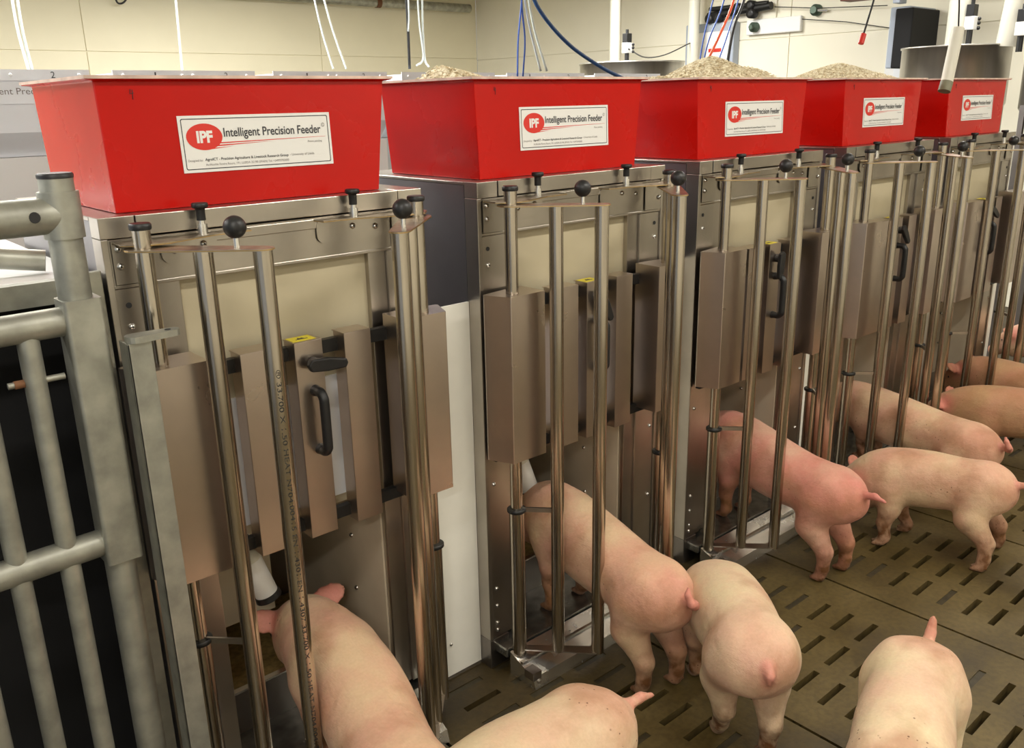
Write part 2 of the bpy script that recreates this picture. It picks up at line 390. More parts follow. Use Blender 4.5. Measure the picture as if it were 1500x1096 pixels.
HIN = (.0565, -.074); OUT = (.2217, -.249); HINR = (.708, -.078); OUTR = (.535, -.258)
ZT, ZBOT, ZR = 1.439, .085, .557
def make_gate(root, hin, out, side):
    hx, hy = hin; ox, oy = out; mx, my = (hx+ox)/2, (hy+oy)/2
    top = MB(); top.prism(stadium(hin, out, .036, .023), ZT, ZT+.004, 'plate_brass'); top.prism(stadium(hin, out, .0368, .0238), ZT+.001, ZT+.0025, 'brass_edge')
    g = top.obj('gate', root)
    MB().prism(stadium((hx, hy), (ox, oy), .012, .019), ZBOT, ZBOT+.004, 'steel').obj('bottom_plate', g)
    p = MB(); p.cyl((hx, hy, ZR), (hx, hy, ZT+.040), .0178, 'pole_steel'); p.cyl((hx, hy, .07), (hx, hy, ZR), .0225, 'pole_steel')
    p.obj('hinge_pole', g)
    MB().lathe((hx, hy, ZT+.040), [(.0205, 0), (.0215, .003), (.0215, .010), (.019, .013)], 'black_plastic').obj('end_cap', g)
    for (x, y) in ((mx, my), (ox, oy)):
        MB().cyl((x, y, ZBOT), (x, y, ZT), .0192, 'pole_steel', seg=32).obj('pole', g)
    c = MB(); c.lathe((hx, hy, ZR-.006), [(.026, 0), (.0285, .002), (.0285, .010), (.026, .012)], 'black_steel')
    a = Vector((mx-hx, my-hy, 0)); n = Vector((-a.y, a.x, 0)).normalized()*.003; q = Vector((hx, hy, ZR-.006))
    pts = [q-n, q+a-n, q+a+n, q+n]
    c.add([tuple(v) for v in pts]+[tuple(v+Vector((0, 0, .014))) for v in pts], [(3, 2, 1, 0), (4, 5, 6, 7), (0, 1, 5, 4), (1, 2, 6, 5), (2, 3, 7, 6), (3, 0, 4, 7)], 'steel')
    c.obj('collar', g)
    bx, by = hx+(ox-hx)*.79, hy+(oy-hy)*.79
    k = MB(); k.cyl((bx, by, ZT), (bx, by, ZT+.026), .006, 'bright_steel', seg=12); k.ball((bx, by, ZT+.044), .0222, 'black_plastic', 32)
    k.obj('ball_knob', g)
    return g

def make_feeder():
    R = empty('pig_feeder')
    F = MB(); S = 'steel'
    F.box((0, -.004, .1005), (.014, .050, 1.4575), S)
    F.box((.0142, .002, .101), (.0998, .02, 1.355), S)
    F.box((.10, .010, .10), (.150, .03, 1.36), 'steel')
    F.box((.618, .010, .10), (.668, .03, 1.36), 'steel'); F.box((.6682, .002, .101), (W-.0142, .02, 1.355), S)
    F.box((W-.014, -.004, .1005), (W, .050, 1.4575), S)
    F.box((0, -.004, .0), (.075, .05, .10), 'steel_dark'); F.box((W-.075, -.004, .0), (W, .05, .10), 'steel_dark')
    F.box((-.0005, -.006, 1.458), (.070, .049, 1.5005), S); F.box((.706, -.006, 1.458), (W+.0005, .049, 1.5005), S)
    F.box((.0722, -.008, 1.460), (.7038, .049, 1.5005), S)
    F.box((.0145, .0, 1.36), (W-.0145, .012, 1.456), S)
    F.box((.0145, -.002, 1.356), (W-.0145, .004, 1.364), S); F.box((.10, -.003, 1.43), (.675, .0, 1.452), S)
    frame = F.obj('frame', R, bevel=.0022)
    T = MB(); T.box((-.001, .0495, 1.491), (W+.001, .62, 1.5), 'steel'); T.obj('top_deck', R, bevel=.002)
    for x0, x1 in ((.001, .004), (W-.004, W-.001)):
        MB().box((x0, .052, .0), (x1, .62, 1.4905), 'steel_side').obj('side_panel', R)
    MB().box((.004, .60, 0), (W-.004, .62, 1.488), 'steel_dark').obj('rear_panel', R)
    # bracket plates with their screws
    for sx in (0, 1):
        X = (lambda x: x) if not sx else (lambda x: W-x)
        b = MB(); a0, a1 = sorted((X(.018), X(.092)))
        b.box((a0, -.006, 1.365), (a1, -.0035, 1.452), S)
        pl = [(.020, -.003), (.020, -.055), (.05, -.088), (.105, -.088), (.215, -.048), (.30, -.040), (.305, -.003)]
        pl = [(X(x), y) for x, y in pl]
        if sx: pl = pl[::-1]
        b.prism(pl, 1.4475, 1.4515, 'plate_brass'); b.prism([(x, y-.0012) if y < -.01 else (x, y) for x, y in pl], 1.4478, 1.4490, 'brass_edge')
        q = rounded(*([.115, 1.395, .235, 1.452] if not sx else [W-.30, 1.395, W-.115, 1.452]), .018)
        b.prism_y(q, -.0062, -.0032, S)
        br = b.obj('gate_bracket', R)
        sc = [(X(.030), 1.437), (X(.030), 1.402), (X(.142), 1.421), (X(.205), 1.428)]
        for x, z in sc: make_screw(br, (x, -.0066, z))
        make_screw(frame, (X(.037), .002, 1.275)); 
        h = MB(); h.lathe((X(.037), .0015, 1.32), [(.006, 0), (.006, .001)], 'rubber', 12, (0, -1, 0)); h.obj('bolt_hole', frame)
        for z in (.62, .27, .21, .15, .125) if not sx else (.62, .36, .16): make_screw(frame, (X(.035), .002, z), .0068)
        px = X(.197) if not sx else .563
        k = MB(); k.lathe((px, -.03, 1.4515), [(.011, 0), (.011, .021)], 'bright_steel', 6)
        k.lathe((px, -.03, 1.4725), [(.007, 0), (.007, .008)], 'bright_steel', 12)
        k.lathe((px, -.03, 1.480), [(.0095, 0), (.0095, .022), (.0105, .024), (.016, .026), (.017, .029), (.017, .034), (.015, .036)], 'black_plastic', 20)
        k.obj('plunger_knob', R)
    # housing behind the covers
    MB().box((.148, .026, .72), (.62, .034, 1.362), 'cream_panel').obj('cream_back_panel', R)
    MB().box((.15, .018, .745), (.60, .0255, 1.065), 'inner_panel').obj('inner_lit_panel', R)
    MB().box((.02, -.030, 1.140), (.76, -.012, 1.172), 'black_steel').obj('cross_bar', R)
    MB().box((.02, -.030, .705), (.76, -.012, .735), 'black_steel').obj('cross_bar', R)
    def cover(x0, x1, y0, z0, z1, name='slide_cover'):
        b = MB(); m = 'cover_steel'
        b.box((x0, y0, z0), (x1, y0+.0025, z1), m); b.box((x0, y0, z0), (x0+.0025, -.012, z1), m); b.box((x1-.0025, y0, z0), (x1, -.012, z1), m)
        b.box((x0, y0, z1-.0025), (x1, -.004, z1), m)
        return b.obj(name, R, bevel=.0015)
    cover(.232, .326, -.062, .695, 1.187)
    c3 = cover(.362, .434, -.062, .695, 1.187)
    cover(.492, .566, -.062, .695, 1.187)
    def pole_cover(m):
        X = (lambda x: x) if m > 0 else (lambda x: W-x)
        poly = [(-.014, -.036), (.018, -.112), (.143, -.112), (.143, -.014), (.100, -.014), (-.010, -.030)]
        poly = [(X(x), y) for x, y in poly]
        if m < 0: poly = poly[::-1]
        b = MB(); b.prism(poly, .724, 1.204, 'cover_steel'); return b.obj('pole_cover', R, bevel=.0015)
    pole_cover(1); pole_cover(-1)
    st = MB(); st.box((.366, -.052, 1.1871), (.424, -.012, 1.1878), 'yellow'); st.box((.380, -.040, 1.1879), (.410, -.036, 1.1882), 'sign_black')
    st.prism([(.386, -.034), (.404, -.034), (.400, -.026), (.395, -.030), (.390, -.024)], 1.1879, 1.1882, 'sign_black')
    st.obj('warning_sticker', c3)
    h = MB(); x, y0 = .405, -.064
    pts = [(x, y0, 1.066), (x, y0-.022, 1.066), (x, y0-.034, 1.056), (x, y0-.037, 1.04), (x, y0-.037, .945), (x, y0-.034, .929), (x, y0-.022, .919), (x, y0, .919)]
    h.tube(curve_pts(pts, 4), .0118, 'black_plastic', 12); h.lathe((x, y0+.002, 1.066), [(.014, 0), (.012, .012)], 'black_plastic', 16, (0, -1, 0))
    h.lathe((x, y0+.002, .919), [(.014, 0), (.012, .012)], 'black_plastic', 16, (0, -1, 0)); h.obj('pull_handle', c3)
    k = MB(); k.cyl((0, 0, 0), (0, -.018, 0), .012, 'black_plastic', seg=16)
    k.prism_y([(-.014, -.012), (.02, -.013), (.058, -.009), (.062, 0), (.058, .008), (.02, .013), (-.014, .012), (-.022, 0)], -.028, -.014, 'black_plastic')
    kk = k.obj('lever_knob', c3, bevel=.003); kk.location = (.405, -.064, 1.133); kk.scale = (1.25, 1.1, 1.25)
    # inside of the stall
    b = MB(); b.box((.612, .03, .09), (.618, .58, .74), 'inner_wall'); iw = b.obj('inner_wall', R)
    for y, z in ((.19, .52), (.185, .35), (.36, .52)): make_screw(iw, (.612, y, z), .0075, (-1, 0, 0))
    MB().box((.148, .03, .09), (.154, .58, .74), 'inner_wall').obj('inner_wall', R)
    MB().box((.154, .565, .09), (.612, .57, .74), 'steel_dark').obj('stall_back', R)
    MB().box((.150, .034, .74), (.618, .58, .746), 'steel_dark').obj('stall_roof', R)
    b = MB(); b.box((.154, .33, .30), (.42, .336, .74), 'inner_wall'); bp_ = b.obj('stall_baffle', R)
    make_screw(bp_, (.22, .33, .50)); make_screw(bp_, (.36, .33, .56))
    MB().box((.02, -.055, .055), (.756, .30, .085), 'wet_metal').obj('platform', R, bevel=.004)
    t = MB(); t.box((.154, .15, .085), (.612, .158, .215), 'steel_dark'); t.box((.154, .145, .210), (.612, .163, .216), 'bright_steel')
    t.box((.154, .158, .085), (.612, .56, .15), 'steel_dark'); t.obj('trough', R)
    fd = MB(); fd.box((.156, .160, .150), (.610, .56, .185), 'feed_dust'); fd.obj('trough_feed', R)['kind'] = 'stuff'
    t = MB(); t.cyl((.395, .02, .70), (.395, .02, .665), .014, 'red_plastic', r1=.006, seg=12); t.obj('red_nozzle', R)
    t = MB(); t.cyl((.330, .17, .455), (.300, .185, .56), .031, 'white_paint'); t.lathe((.300, .185, .56), [(.031, 0), (.030, .008), (.022, .022), (.01, .029), (.001, .031)], 'pvc', 24, (-.27, .14, .95))
    t.lathe((.334, .168, .442), [(.036, 0), (.034, .016)], 'black_plastic', 24, (-.27, .14, .95)); t.obj('feed_tube', R)
    r = MB(); r.add([(.03, -.175, .0), (.66, -.175, .0), (.66, -.165, .035), (.03, -.165, .035), (.03, -.06, .078), (.66, -.06, .078), (.03, -.06, 0), (.66, -.06, 0)],
          [(0, 1, 2, 3), (3, 2, 5, 4), (6, 7, 1, 0), (4, 5, 7, 6), (0, 3, 4, 6), (1, 7, 5, 2)], 'bright_steel')
    r.box((.03, -.118, .060), (.66, -.108, .068), 'bright_steel')
    r.box((.026, -.17, .028), (.060, -.13, .055), 'steel_dark'); r.lathe((.040, -.178, .03), [(.008, 0), (.006, .008)], 'bright_steel', 8, (0, -1, 0))
    r.obj('entry_ramp', R)
    make_gate(R, HIN, OUT, 1); make_gate(R, HINR, OUTR, -1)
    # filler panel to the next feeder
    b = MB(); b.box((W+.001, .045, .01), (PITCHX-.001, .052, 1.172), 'white_panel'); fp = b.obj('filler_panel', R)
    for x, z in ((.845, 1.02), (.84, .12)): make_screw(fp, (x, .045, z), .006)
    # hopper
    H = MB(); m = 'red_hopper'; t = .006
    def ring(x0, x1, y0, y1, z): return [(x0, y0, z), (x1, y0, z), (x1, y1, z), (x0, y1, z)]
    vs = ring(.053, .686, .045, .470, 1.501)+ring(.049, .722, .055, .500, 1.758)+ring(.030, .737, .038, .517, 1.760)+ring(.030, .737, .038, .517, 1.765)+ring(.053, .714, .061, .494, 1.765)+ring(.060, .680, .051, .464, 1.507)
    fs = [(3, 2, 1, 0), (20, 21, 22, 23)]
    for k in range(5):
        for i in range(4): j = (i+1) % 4; fs.append((k*4+i, k*4+j, k*4+4+j, k*4+4+i))
    H.add(vs, fs, m)
    hop = H.obj('hopper', R, bevel=.003)
    r = MB(); o = ring(.0285, .7385, .0362, .5185, 1.7615)+ring(.0285, .7385, .0362, .5185, 1.7680)+ring(.053, .714, .061, .494, 1.7675)+ring(.053, .714, .061, .494, 1.7655)
    r.add(o, [(k*4+i, k*4+(i+1) % 4, k*4+4+(i+1) % 4, k*4+4+i) for k in range(3) for i in range(4)], 'rim_highlight'); r.obj('rim', hop)
    sg = make_sign().obj('sign', hop); sg.location = (.2035, .0468, 1.571); sg.rotation_euler = (math.atan2(.010, .257)*-1, 0, 0)
    # pen mark on the hopper
    mk = MB(); mk.tube([(.118, .0525, 1.742), (.116, .0525, 1.733), (.124, .0525, 1.735)], .0007, 'sign_black', 6); mk.tube([(.122, .0525, 1.741), (.121, .0525, 1.722)], .0007, 'sign_black', 6)
    mk.obj('pen_mark', hop)
    return R
names = ['nearest grey steel feeder with red hopper, outer gate pole printed with numbers',
         'second feeder from the left with red hopper and grey angled pole cover',
         'middle feeder of the row, red hopper heaped with pellets on its right',
         'fourth feeder from the left, red hopper under a pale pellet mound',
         'farthest feeder of the row, red hopper beside the hanging white pipe']
F0 = make_feeder(); feeders = [F0]
for n in range(1, 5): c = copy_tree(F0); c.location.x = n*PITCHX; feeders.append(c)
def find(o, base): return [c for c in o.children_recursive if c.name.split('.')[0] == base]
for n, f in enumerate(feeders):
    tag(f, names[n], 'pig feeder', 'steel pig feeders in a row')
    find(f, 'lever_knob')[0].rotation_euler = (0, math.radians([6, 62, 95, 50, 30][n]), 0)
# printed marking on the outer pole of the nearest gate
X, Y, fs = text_mesh('\u00ae 33.700 X 1.50 HEAT N704.00415 EN 1.4301/EN 1.4307 33.700 X 1.50 HEAT N704.00415 EN 1.4301', 1.02, .0105)
g0 = [c for c in F0.children if c.name.startswith('gate') and 'bracket' not in c.name][0]
mk = MB(); vs = []
dirc = math.atan2(-1.59, -.75)+.28
for a, c in zip(X, Y):
    th = dirc+(c-.005)/.0195; vs.append((OUT[0]+.0196*math.cos(th), OUT[1]+.0196*math.sin(th), 1.20-a))
mk.add(vs, fs, 'rubber'); mk.obj('printed_marking', g0)

# ------------------------------------------------------------------ feed heaps
def heap(n, cx, cy, rx, ry, base, top, label, peaks=None):
    rng = random.Random(n); b = MB(); N = 34
    x0, x1, y0, y1 = .062, .704, .068, .488; ox = n*PITCHX; vs = []; 
    pk = peaks or [(cx, cy, rx, ry, top)]
    def h(x, y):
        z = base
        for (px, py, qx, qy, t) in pk:
            d = math.hypot((x-px)/qx, (y-py)/qy); z = max(z, base+(t-base)*max(0, 1-d**1.25))
        z = base+(z-base)*min(1, min(x-x0, x1-x, y-y0, y1-y)/.06)
        return z
    for i in range(N+1):
        for j in range(N+1):
            x = x0+(x1-x0)*i/N; y = y0+(y1-y0)*j/N
            vs.append((ox+x, y, h(x, y)+rng.uniform(-.0025, .0025)))
    fs = [(i*(N+1)+j, (i+1)*(N+1)+j, (i+1)*(N+1)+j+1, i*(N+1)+j+1) for i in range(N) for j in range(N)]
    b.add(vs, fs, 'feed', True)
    for k in range(2600):
        x = rng.uniform(x0+.01, x1-.01); y = rng.uniform(y0+.01, y1-.01); z = h(x, y)+.001; r = .0035
        a = rng.uniform(0, 3.1); dx, dy = math.cos(a)*r*1.7, math.sin(a)*r*1.7; ex, ey = -math.sin(a)*r, math.cos(a)*r
        c = (ox+x, y, z)
        b.add([(c[0]+dx, c[1]+dy, z), (c[0]+ex, c[1]+ey, z), (c[0]-dx, c[1]-dy, z), (c[0]-ex, c[1]-ey, z), (c[0], c[1], z+r), (c[0], c[1], z-r)],
              [(0, 1, 4), (1, 2, 4), (2, 3, 4), (3, 0, 4)], 'feed')
    return tag(b.obj('feed_heap'), label, 'animal feed', 'pellet feed in the red hoppers', 'stuff')
heap(0, .25, .3, .2, .15, 1.725, 1.762, 'low layer of tan pellet feed in the nearest red hopper')
heap(1, .12, .30, .25, .2, 1.735, 1.805, 'low tan pellet heap in the second red hopper from the left')
heap(2, 0, 0, 0, 0, 1.74, 0, 'tallest heap of tan pellets, in the middle red hopper', [(.42, .28, .25, .24, 1.85), (.62, .26, .19, .2, 1.815), (.08, .3, .2, .2, 1.785)])
heap(3, 0, 0, 0, 0, 1.74, 0, 'broad pale pellet heap in the fourth red hopper', [(.38, .27, .36, .25, 1.835), (.62, .25, .2, .2, 1.80)])
heap(4, .3, .25, .2, .2, 1.70, 1.74, 'low pellet feed in the farthest red hopper behind the hanging pipe')

# ------------------------------------------------------------------ galvanised gate and angle post at the left
def left_gate():
    R = empty('metal_gate', (-.09, -.12, 0)); G = 'galvanised'; L = R.location
    def T(b, name, **k):
        o = b.obj(name, R, **k); o.matrix_parent_inverse = Matrix.Translation(-Vector(L)); return o
    px, py = -.092, -.12
    p = MB(); p.cyl((px, py, .0), (px, py, 1.592), .0290, G, seg=32); T(p, 'post')
    T(MB().lathe((px, py, 1.592), [(.0300, -.002), (.0305, .004), (.028, .007)], 'black_plastic', 32), 'post_cap')
    p = MB(); p.cyl((px, py, 1.485), (px, py, 1.567), .0345, G, seg=32); p.cyl((px, py, 1.526), (px-.9, py-.06, 1.526), .0325, G, seg=32)
    p.lathe((px-.052, py-.0335, 1.528), [(.010, 0), (.009, .004)], 'rubber', 16, (0, -1, 0)); T(p, 'top_rail')
    p = MB(); q = rounded(px-.031, py-.035, px+.037, py+.031, .008); p.prism(q, .845, 1.375, G); T(p, 'sleeve', bevel=.003)
    for z in (1.335, .885):
        p = MB(); p.cyl((px-.02, py, z), (px-.95, py-.05, z), .0270, G, seg=28); T(p, 'rail')
    for k in range(7):
        x = px-.092-.088*k; y = py-.05*(.092+.088*k)/.93
        p = MB(); p.cyl((x, y, .03), (x, y, 1.33), .0190, G, seg=24); T(p, 'upright_bar')
    p = MB(); z = 1.235; x = px-.092
    p.cyl((x-.035, py-.005, z), (x-.018, py-.005, z), .0085, 'rust', seg=6); p.cyl((x-.045, py-.005, z), (x+.05, py-.005, z), .006, G, seg=10); T(p, 'hinge_bolt')
    return tag(R, 'galvanised tubular steel gate with capped post left of the nearest feeder', 'gate')
left_gate()
def angle_post():
    R = empty('angle_post', (.0, -.2, 0)); G = 'galvanised'
    p = MB(); p.box((-.0395, .0, 0), (.006, .005, 1.29), G); p.box((-.0395, .0, 0), (-.0345, .045, 1.29), 'galvanised'); p.obj('upright', R, bevel=.0015)
    b = MB(); b.prism(stadium((-.018, .012), (.050, .012), .020, .014), 1.290, 1.302, G); o = b.obj('top_lug', R, bevel=.002)
    b = MB(); b.lathe((.042, .012, 1.302), [(.006, 0), (.006, .0006)], 'rubber', 14); b.obj('lug_hole', R)
    return tag(R, 'narrow galvanised angle post with flat top lug before the nearest feeder', 'post')
angle_post()
tag(MB().box((-.062, -.012, 0), (-.010, .0, 1.40), 'galvanised').obj('flat_post', bevel=.002), 'flat galvanised strip standing between tubular gate and nearest feeder', 'post')
# rear equipment seen through the gate
t = empty('equipment_bench', (-.75, .30, 0))
b = MB(); b.box((-.85, -.30, 1.345), (.738, -.27, 1.39), 'galvanised'); b.box((-.85, -.27, 1.375), (.738, 1.4, 1.385), 'white_paint'); b.obj('tray_frame', t)
b = MB()
for k in range(3):
    x = .33-.11*k; b.tube(curve_pts([(x, -.1, 1.40), (x, -.1, 1.62), (x-.005, -.1, 1.70)], 6), .006, 'bright_steel', 8)
b.tube(curve_pts([(.50, -.18, 1.405), (.42, -.18, 1.405), (.38, -.18, 1.44), (.38, -.18, 1.60)], 6), .007, 'bright_steel', 8)
b.obj('rods', t)
b = MB(); b.cyl((.1, .0, 1.50), (.68, -.16, 1.41), .022, 'galvanised', seg=16); b.obj('stay_tube', t)
tag(t, 'shiny steel tray with upright rods behind the tubular gate', 'equipment')
tag(MB().box((-3.0, .22, 0), (-.005, .235, 1.36), 'dark_void').obj('dark_void'), 'black sheet standing in for the shade behind the tubular gate', 'dark sheet')  # black sheet stands in for the unlit space behind the gate

# ------------------------------------------------------------------ rear row of grey hoppers
def rear_hopper():
    R = empty('grey_hopper'); b = MB(); w, d = .665, .45
    def ring(x0, x1, y0, y1, z): return [(x0, y0, z), (x1, y0, z), (x1, y1, z), (x0, y1, z)]
    vs = ring(.02, w-.02, .06, d-.05, 1.52)+ring(0, w, 0, d, 1.62)+ring(0, w, 0, d, 1.86)+ring(.01, w-.01, .01, d-.01, 1.86)+ring(.03, w-.03, .07, d-.06, 1.53)
    b.add(vs, [(3, 2, 1, 0), (16, 17, 18, 19)]+[(k*4+i, k*4+(i+1) % 4, k*4+4+(i+1) % 4, k*4+4+i) for k in range(4) for i in range(4)], 'grey_bin')
    b.obj('bin', R)
    s = MB(); s.box((-.004, -.006, 1.828), (w+.004, -.001, 1.872), 'grey_bin')
    for x in (.04, w/2-.025, w/2+.025, w-.04): s.lathe((x, -.006, 1.850), [(.007, 0), (.005, .004)], 'white_paint', 10, (0, -1, 0))
    st = s.obj('rim_strip', R)
    for t_, x in (('1', w*.27), ('2', w*.77)):
        X, Y, fs = text_mesh(t_, .016 if t_ == '2' else .007, .026); k = MB(); k.add([(x+a, -.0072, 1.838+c) for a, c in zip(X, Y)], fs, 'sign_black'); k.obj('number', st)
    k = MB(); k.box((.03, -.004, 1.735), (w-.03, -.001, 1.822), 'grey_bin')
    X, Y, fs = text_mesh('Intelligent Precision Feeder', .44, .034); k.add([(.20+a, -.0045, 1.765+c) for a, c in zip(X, Y)], fs, 'sign_grey'); k.obj('sign', R)
    k = MB(); k.box((0, .03, 0), (w, d, 1.518), 'white_paint'); k.obj('body', R)
    return R
rh = rear_hopper()
lab = ['pale grey feeder hopper at the far left behind the tubular gate post', 'pale grey numbered hopper behind the left half of the nearest red hopper',
       'pale grey numbered hopper behind the right half of the nearest red hopper', 'pale grey hopper rim behind the second red hopper',
       'pale grey hopper behind the blue hose', 'farthest pale grey hopper of the rear row']
for k in range(6):
    o = rh if k == 0 else copy_tree(rh)
    o.location = (.86-.77*1+.77*k, 2.4, 0); tag(o, lab[k], 'hopper', 'grey hoppers in the rear row')

# ------------------------------------------------------------------ background equipment
def drum(loc, r, z0, z1, zc, label, name='round_hopper'):
    R = empty(name, (loc[0], loc[1], 0)); b = MB()
    b.lathe((0, 0, z0), [(r, 0), (r, z1-z0), (r+.008, z1-z0), (r+.008, z1-z0+.012), (r-.006, z1-z0+.012), (r-.01, 0)], 'hopper_steel', 64)
    b.obj('drum', R)
    b = MB(); b.lathe((0, 0, zc), [(.06, 0), (r, z0-zc)], 'hopper_steel', 48); b.obj('cone', R)
    b = MB()
    for k in range(4):
        a = math.pi/4+k*math.pi/2; b.box((r*math.cos(a)-.015, r*math.sin(a)-.015, 0), (r*math.cos(a)+.015, r*math.sin(a)+.015, z0+.02), 'steel_dark')
    b.obj('stand', R); return tag(R, label, 'hopper')
drum((5.65, .80), .325, 1.63, 1.975, 1.22, 'large round steel hopper behind the farthest red hopper')
drum((5.75, .07), .325, 1.60, 1.95, 1.2, 'round steel hopper at the right edge of the picture')
drum((5.2, 3.18), .42, 1.76, 1.975, 1.3, 'small round steel hopper under the blue hose end')
def motor(p, label, s=1):
    R = empty('dosing_motor', p)
    b = MB(); b.box((-.03, -.03, .09), (.03, .03, .17), 'white_paint'); b.obj('housing', R, bevel=.004)
    b = MB(); b.box((-.03, -.025, .17), (.03, .025, .24), 'black_plastic'); b.cyl((0, 0, .24), (0, 0, .27), .012, 'black_plastic'); b.obj('motor_body', R, bevel=.003)
    b = MB(); b.cyl((0, 0, 0), (0, 0, .09), .018, 'black_plastic')
    for z in (.10, .13, .155): b.ball((.035, -.035, z), .012, 'black_plastic', 10)
    b.obj('connector', R); return tag(R, label, 'motor')
motor(tuple(at(1418, 66, 0, 5.6)), 'black and white motor standing over the large round hopper')
motor(tuple(at(1492, 76, 0, 5.5)), 'black and white motor at the right edge above the round hopper')
motor(tuple(at(918, 95, 0, 5.2)), 'small dark motor above the small round hopper')
def vpipe(px, py, x, r, label, ztop=ZC-.02, lean=0, zb=None):
    p = at(px, py, 0, x); b = MB(); b.cyl((p.x, p.y, zb or p.z), (p.x, p.y+lean, ztop), r, 'pvc', seg=32)
    o = b.obj('white_pipe'); o2 = tag(o, label, 'pipe', 'white pipes dropping from the ceiling'); return o
vpipe(1398, 66, 5.6, .058, 'thick white pipe dropping into the large round hopper')
vpipe(1476, 68, 5.6, .07, 'thick white pipe nearest the right edge, leaning', lean=-.1)
vpipe(900, 92, 6.3, .05, 'white vertical pipe above the small round hopper')
vpipe(1014, 98, 6.9, .055, 'white vertical pipe left of the wall control panel')
# hanging white tube with olive end
R = empty('hanging_tube', tuple(at(1383, 136, 1, -.03)))
p0 = at(1383, 134, 1, -.03)-R.location; p1 = at(1387, 120, 1, -.03)-R.location; p2 = at(1404, 41, 1, -.03)-R.location
MB().cyl(p1, p2, .026, 'pvc', seg=24).obj('tube', R); MB().cyl(p0, p1, .027, 'olive', seg=24).obj('end_sleeve', R)
b = MB(); p3 = at(1400, -60, 1, -.03)-R.location; b.tube(curve_pts([p2, p2+(p3-p2)*.5+Vector((.02, 0, 0)), p3], 6), .0035, 'black_plastic', 6); b.obj('cable', R)
tag(R, 'off white plastic tube with dark end hanging before the farthest red hopper', 'pipe')
R = empty('pendant_switch', tuple(at(1262, 64, 1, .3)))
p0 = at(1261, 64, 1, .3)-R.location; p1 = at(1265, 50, 1, .3)-R.location; p2 = at(1280, 0, 1, .3)-R.location; p3 = at(1290, -40, 1, .3)-R.location
MB().cyl(p0, p1, .013, 'red_plastic', seg=16).obj('red_end', R); MB().tube(curve_pts([p1, p2, p3], 6), .0045, 'black_plastic', 6).obj('cable', R)
tag(R, 'small red plug hanging on a black cable above the fourth hopper', 'cable')

def cord(name, pts, y, r, m, label, cat='rope', group=None):  # hung cords and cables; only the thick blue one is a hose
    P = [at(a, b_, 1, y) for a, b_ in pts]; b = MB(); b.tube(curve_pts(P, 8), r, m, 8); o = b.obj(name)
    return tag(o, label, cat, group)
G = 'pale cords hanging over the hoppers'
cord('suspended_cord', [(12, -40), (25, 40), (43, 106)], 2.55, .006, 'cord_white', 'left cord of the pair above the nearest hopper corner', group=G)
cord('suspended_cord', [(20, -40), (32, 40), (48, 106)], 2.55, .006, 'cord_white', 'right cord of the pair above the nearest hopper corner', group=G)
cord('suspended_cord', [(254, -40), (262, 50), (267, 103)], 2.6, .0055, 'cord_white', 'single pale cord hanging above the nearest red hopper', group=G)
cord('suspended_cord', [(452, -40), (470, 40), (488, 101)], 2.6, .0055, 'cord_white', 'left cord of the pair above right end of nearest hopper', group=G)
cord('suspended_cord', [(464, -40), (486, 40), (507, 101)], 2.6, .0055, 'cord_white', 'right cord of the pair above right end of nearest hopper', group=G)
cord('electric_cable', [(592, -40), (596, 10), (598, 50), (600, 101)], 2.6, .008, 'black_plastic', 'black cable hanging straight above the second red hopper', 'cable')
cord('suspended_cord', [(596, -40), (599, 20), (598, 46)], 2.56, .005, 'cord_white', 'short pale cord alongside the black cable', group=G)
cord('suspended_cord', [(610, -40), (614, 30), (620, 84), (610, 96)], 2.6, .006, 'cord_white', 'pale cord of the loop right of the black cable, left strand', group=G)
cord('suspended_cord', [(618, -40), (619, 30), (622, 84), (628, 98)], 2.6, .006, 'cord_white', 'pale cord of the loop right of the black cable, right strand', group=G)
cord('blue_line', [(768, -40), (763, 15), (759, 60), (758, 112)], 2.3, .005, 'blue_cord', 'left blue cord of the pair beside the white cords')
cord('blue_line', [(762, -40), (765, 15), (769, 60), (766, 112)], 2.3, .005, 'blue_cord', 'right blue cord of the pair beside the white cords')
cord('suspended_cord', [(764, -40), (774, 30), (792, 104)], 2.3, .007, 'cord_white', 'left white cord between blue cords and blue hose', group=G)
cord('suspended_cord', [(768, -40), (782, 40), (801, 104)], 2.3, .007, 'cord_white', 'right white cord between blue cords and blue hose', group=G)
cord('blue_hose', [(768, -40), (790, 14), (832, 64), (880, 98), (915, 116)], 1.9, .011, 'blue_hose', 'thick dark blue hose curving down behind the second hopper', 'hose')
cord('blue_line', [(1056, -40), (1042, 10), (1030, 60), (1022, 112)], 1.7, .0045, 'blue_cord', 'first blue cord from the left above the middle hopper')
cord('blue_line', [(1072, -40), (1056, 15), (1038, 60), (1026, 112)], 1.7, .0045, 'blue_cord', 'second blue cord from the left above the middle hopper')
cord('hanging_orange_cord', [(1086, -40), (1071, 12), (1052, 56), (1024, 114)], 1.65, .008, 'orange_cord', 'bright orange cord running down behind the middle hopper')
cord('blue_line', [(1092, -40), (1080, 5), (1062, 62), (1044, 112)], 1.75, .0045, 'blue_cord', 'blue cord between the orange cord and the black cable')
cord('electric_cable', [(1102, -40), (1088, 6), (1074, 44), (1062, 114)], 1.65, .009, 'black_plastic', 'thick black cable right of the orange cord', 'cable')
b = MB(); P = [at(x, y, 0, d) for x, y, d in [(921, 72, 5.18), (945, 84, 5.7), (975, 80, 6.3), (1013, 62, 6.88)]]; b.tube(curve_pts(P, 6), .006, 'black_plastic', 6)
tag(b.obj('electric_cable'), 'thin dark cable sagging between motor and white pipe', 'cable')
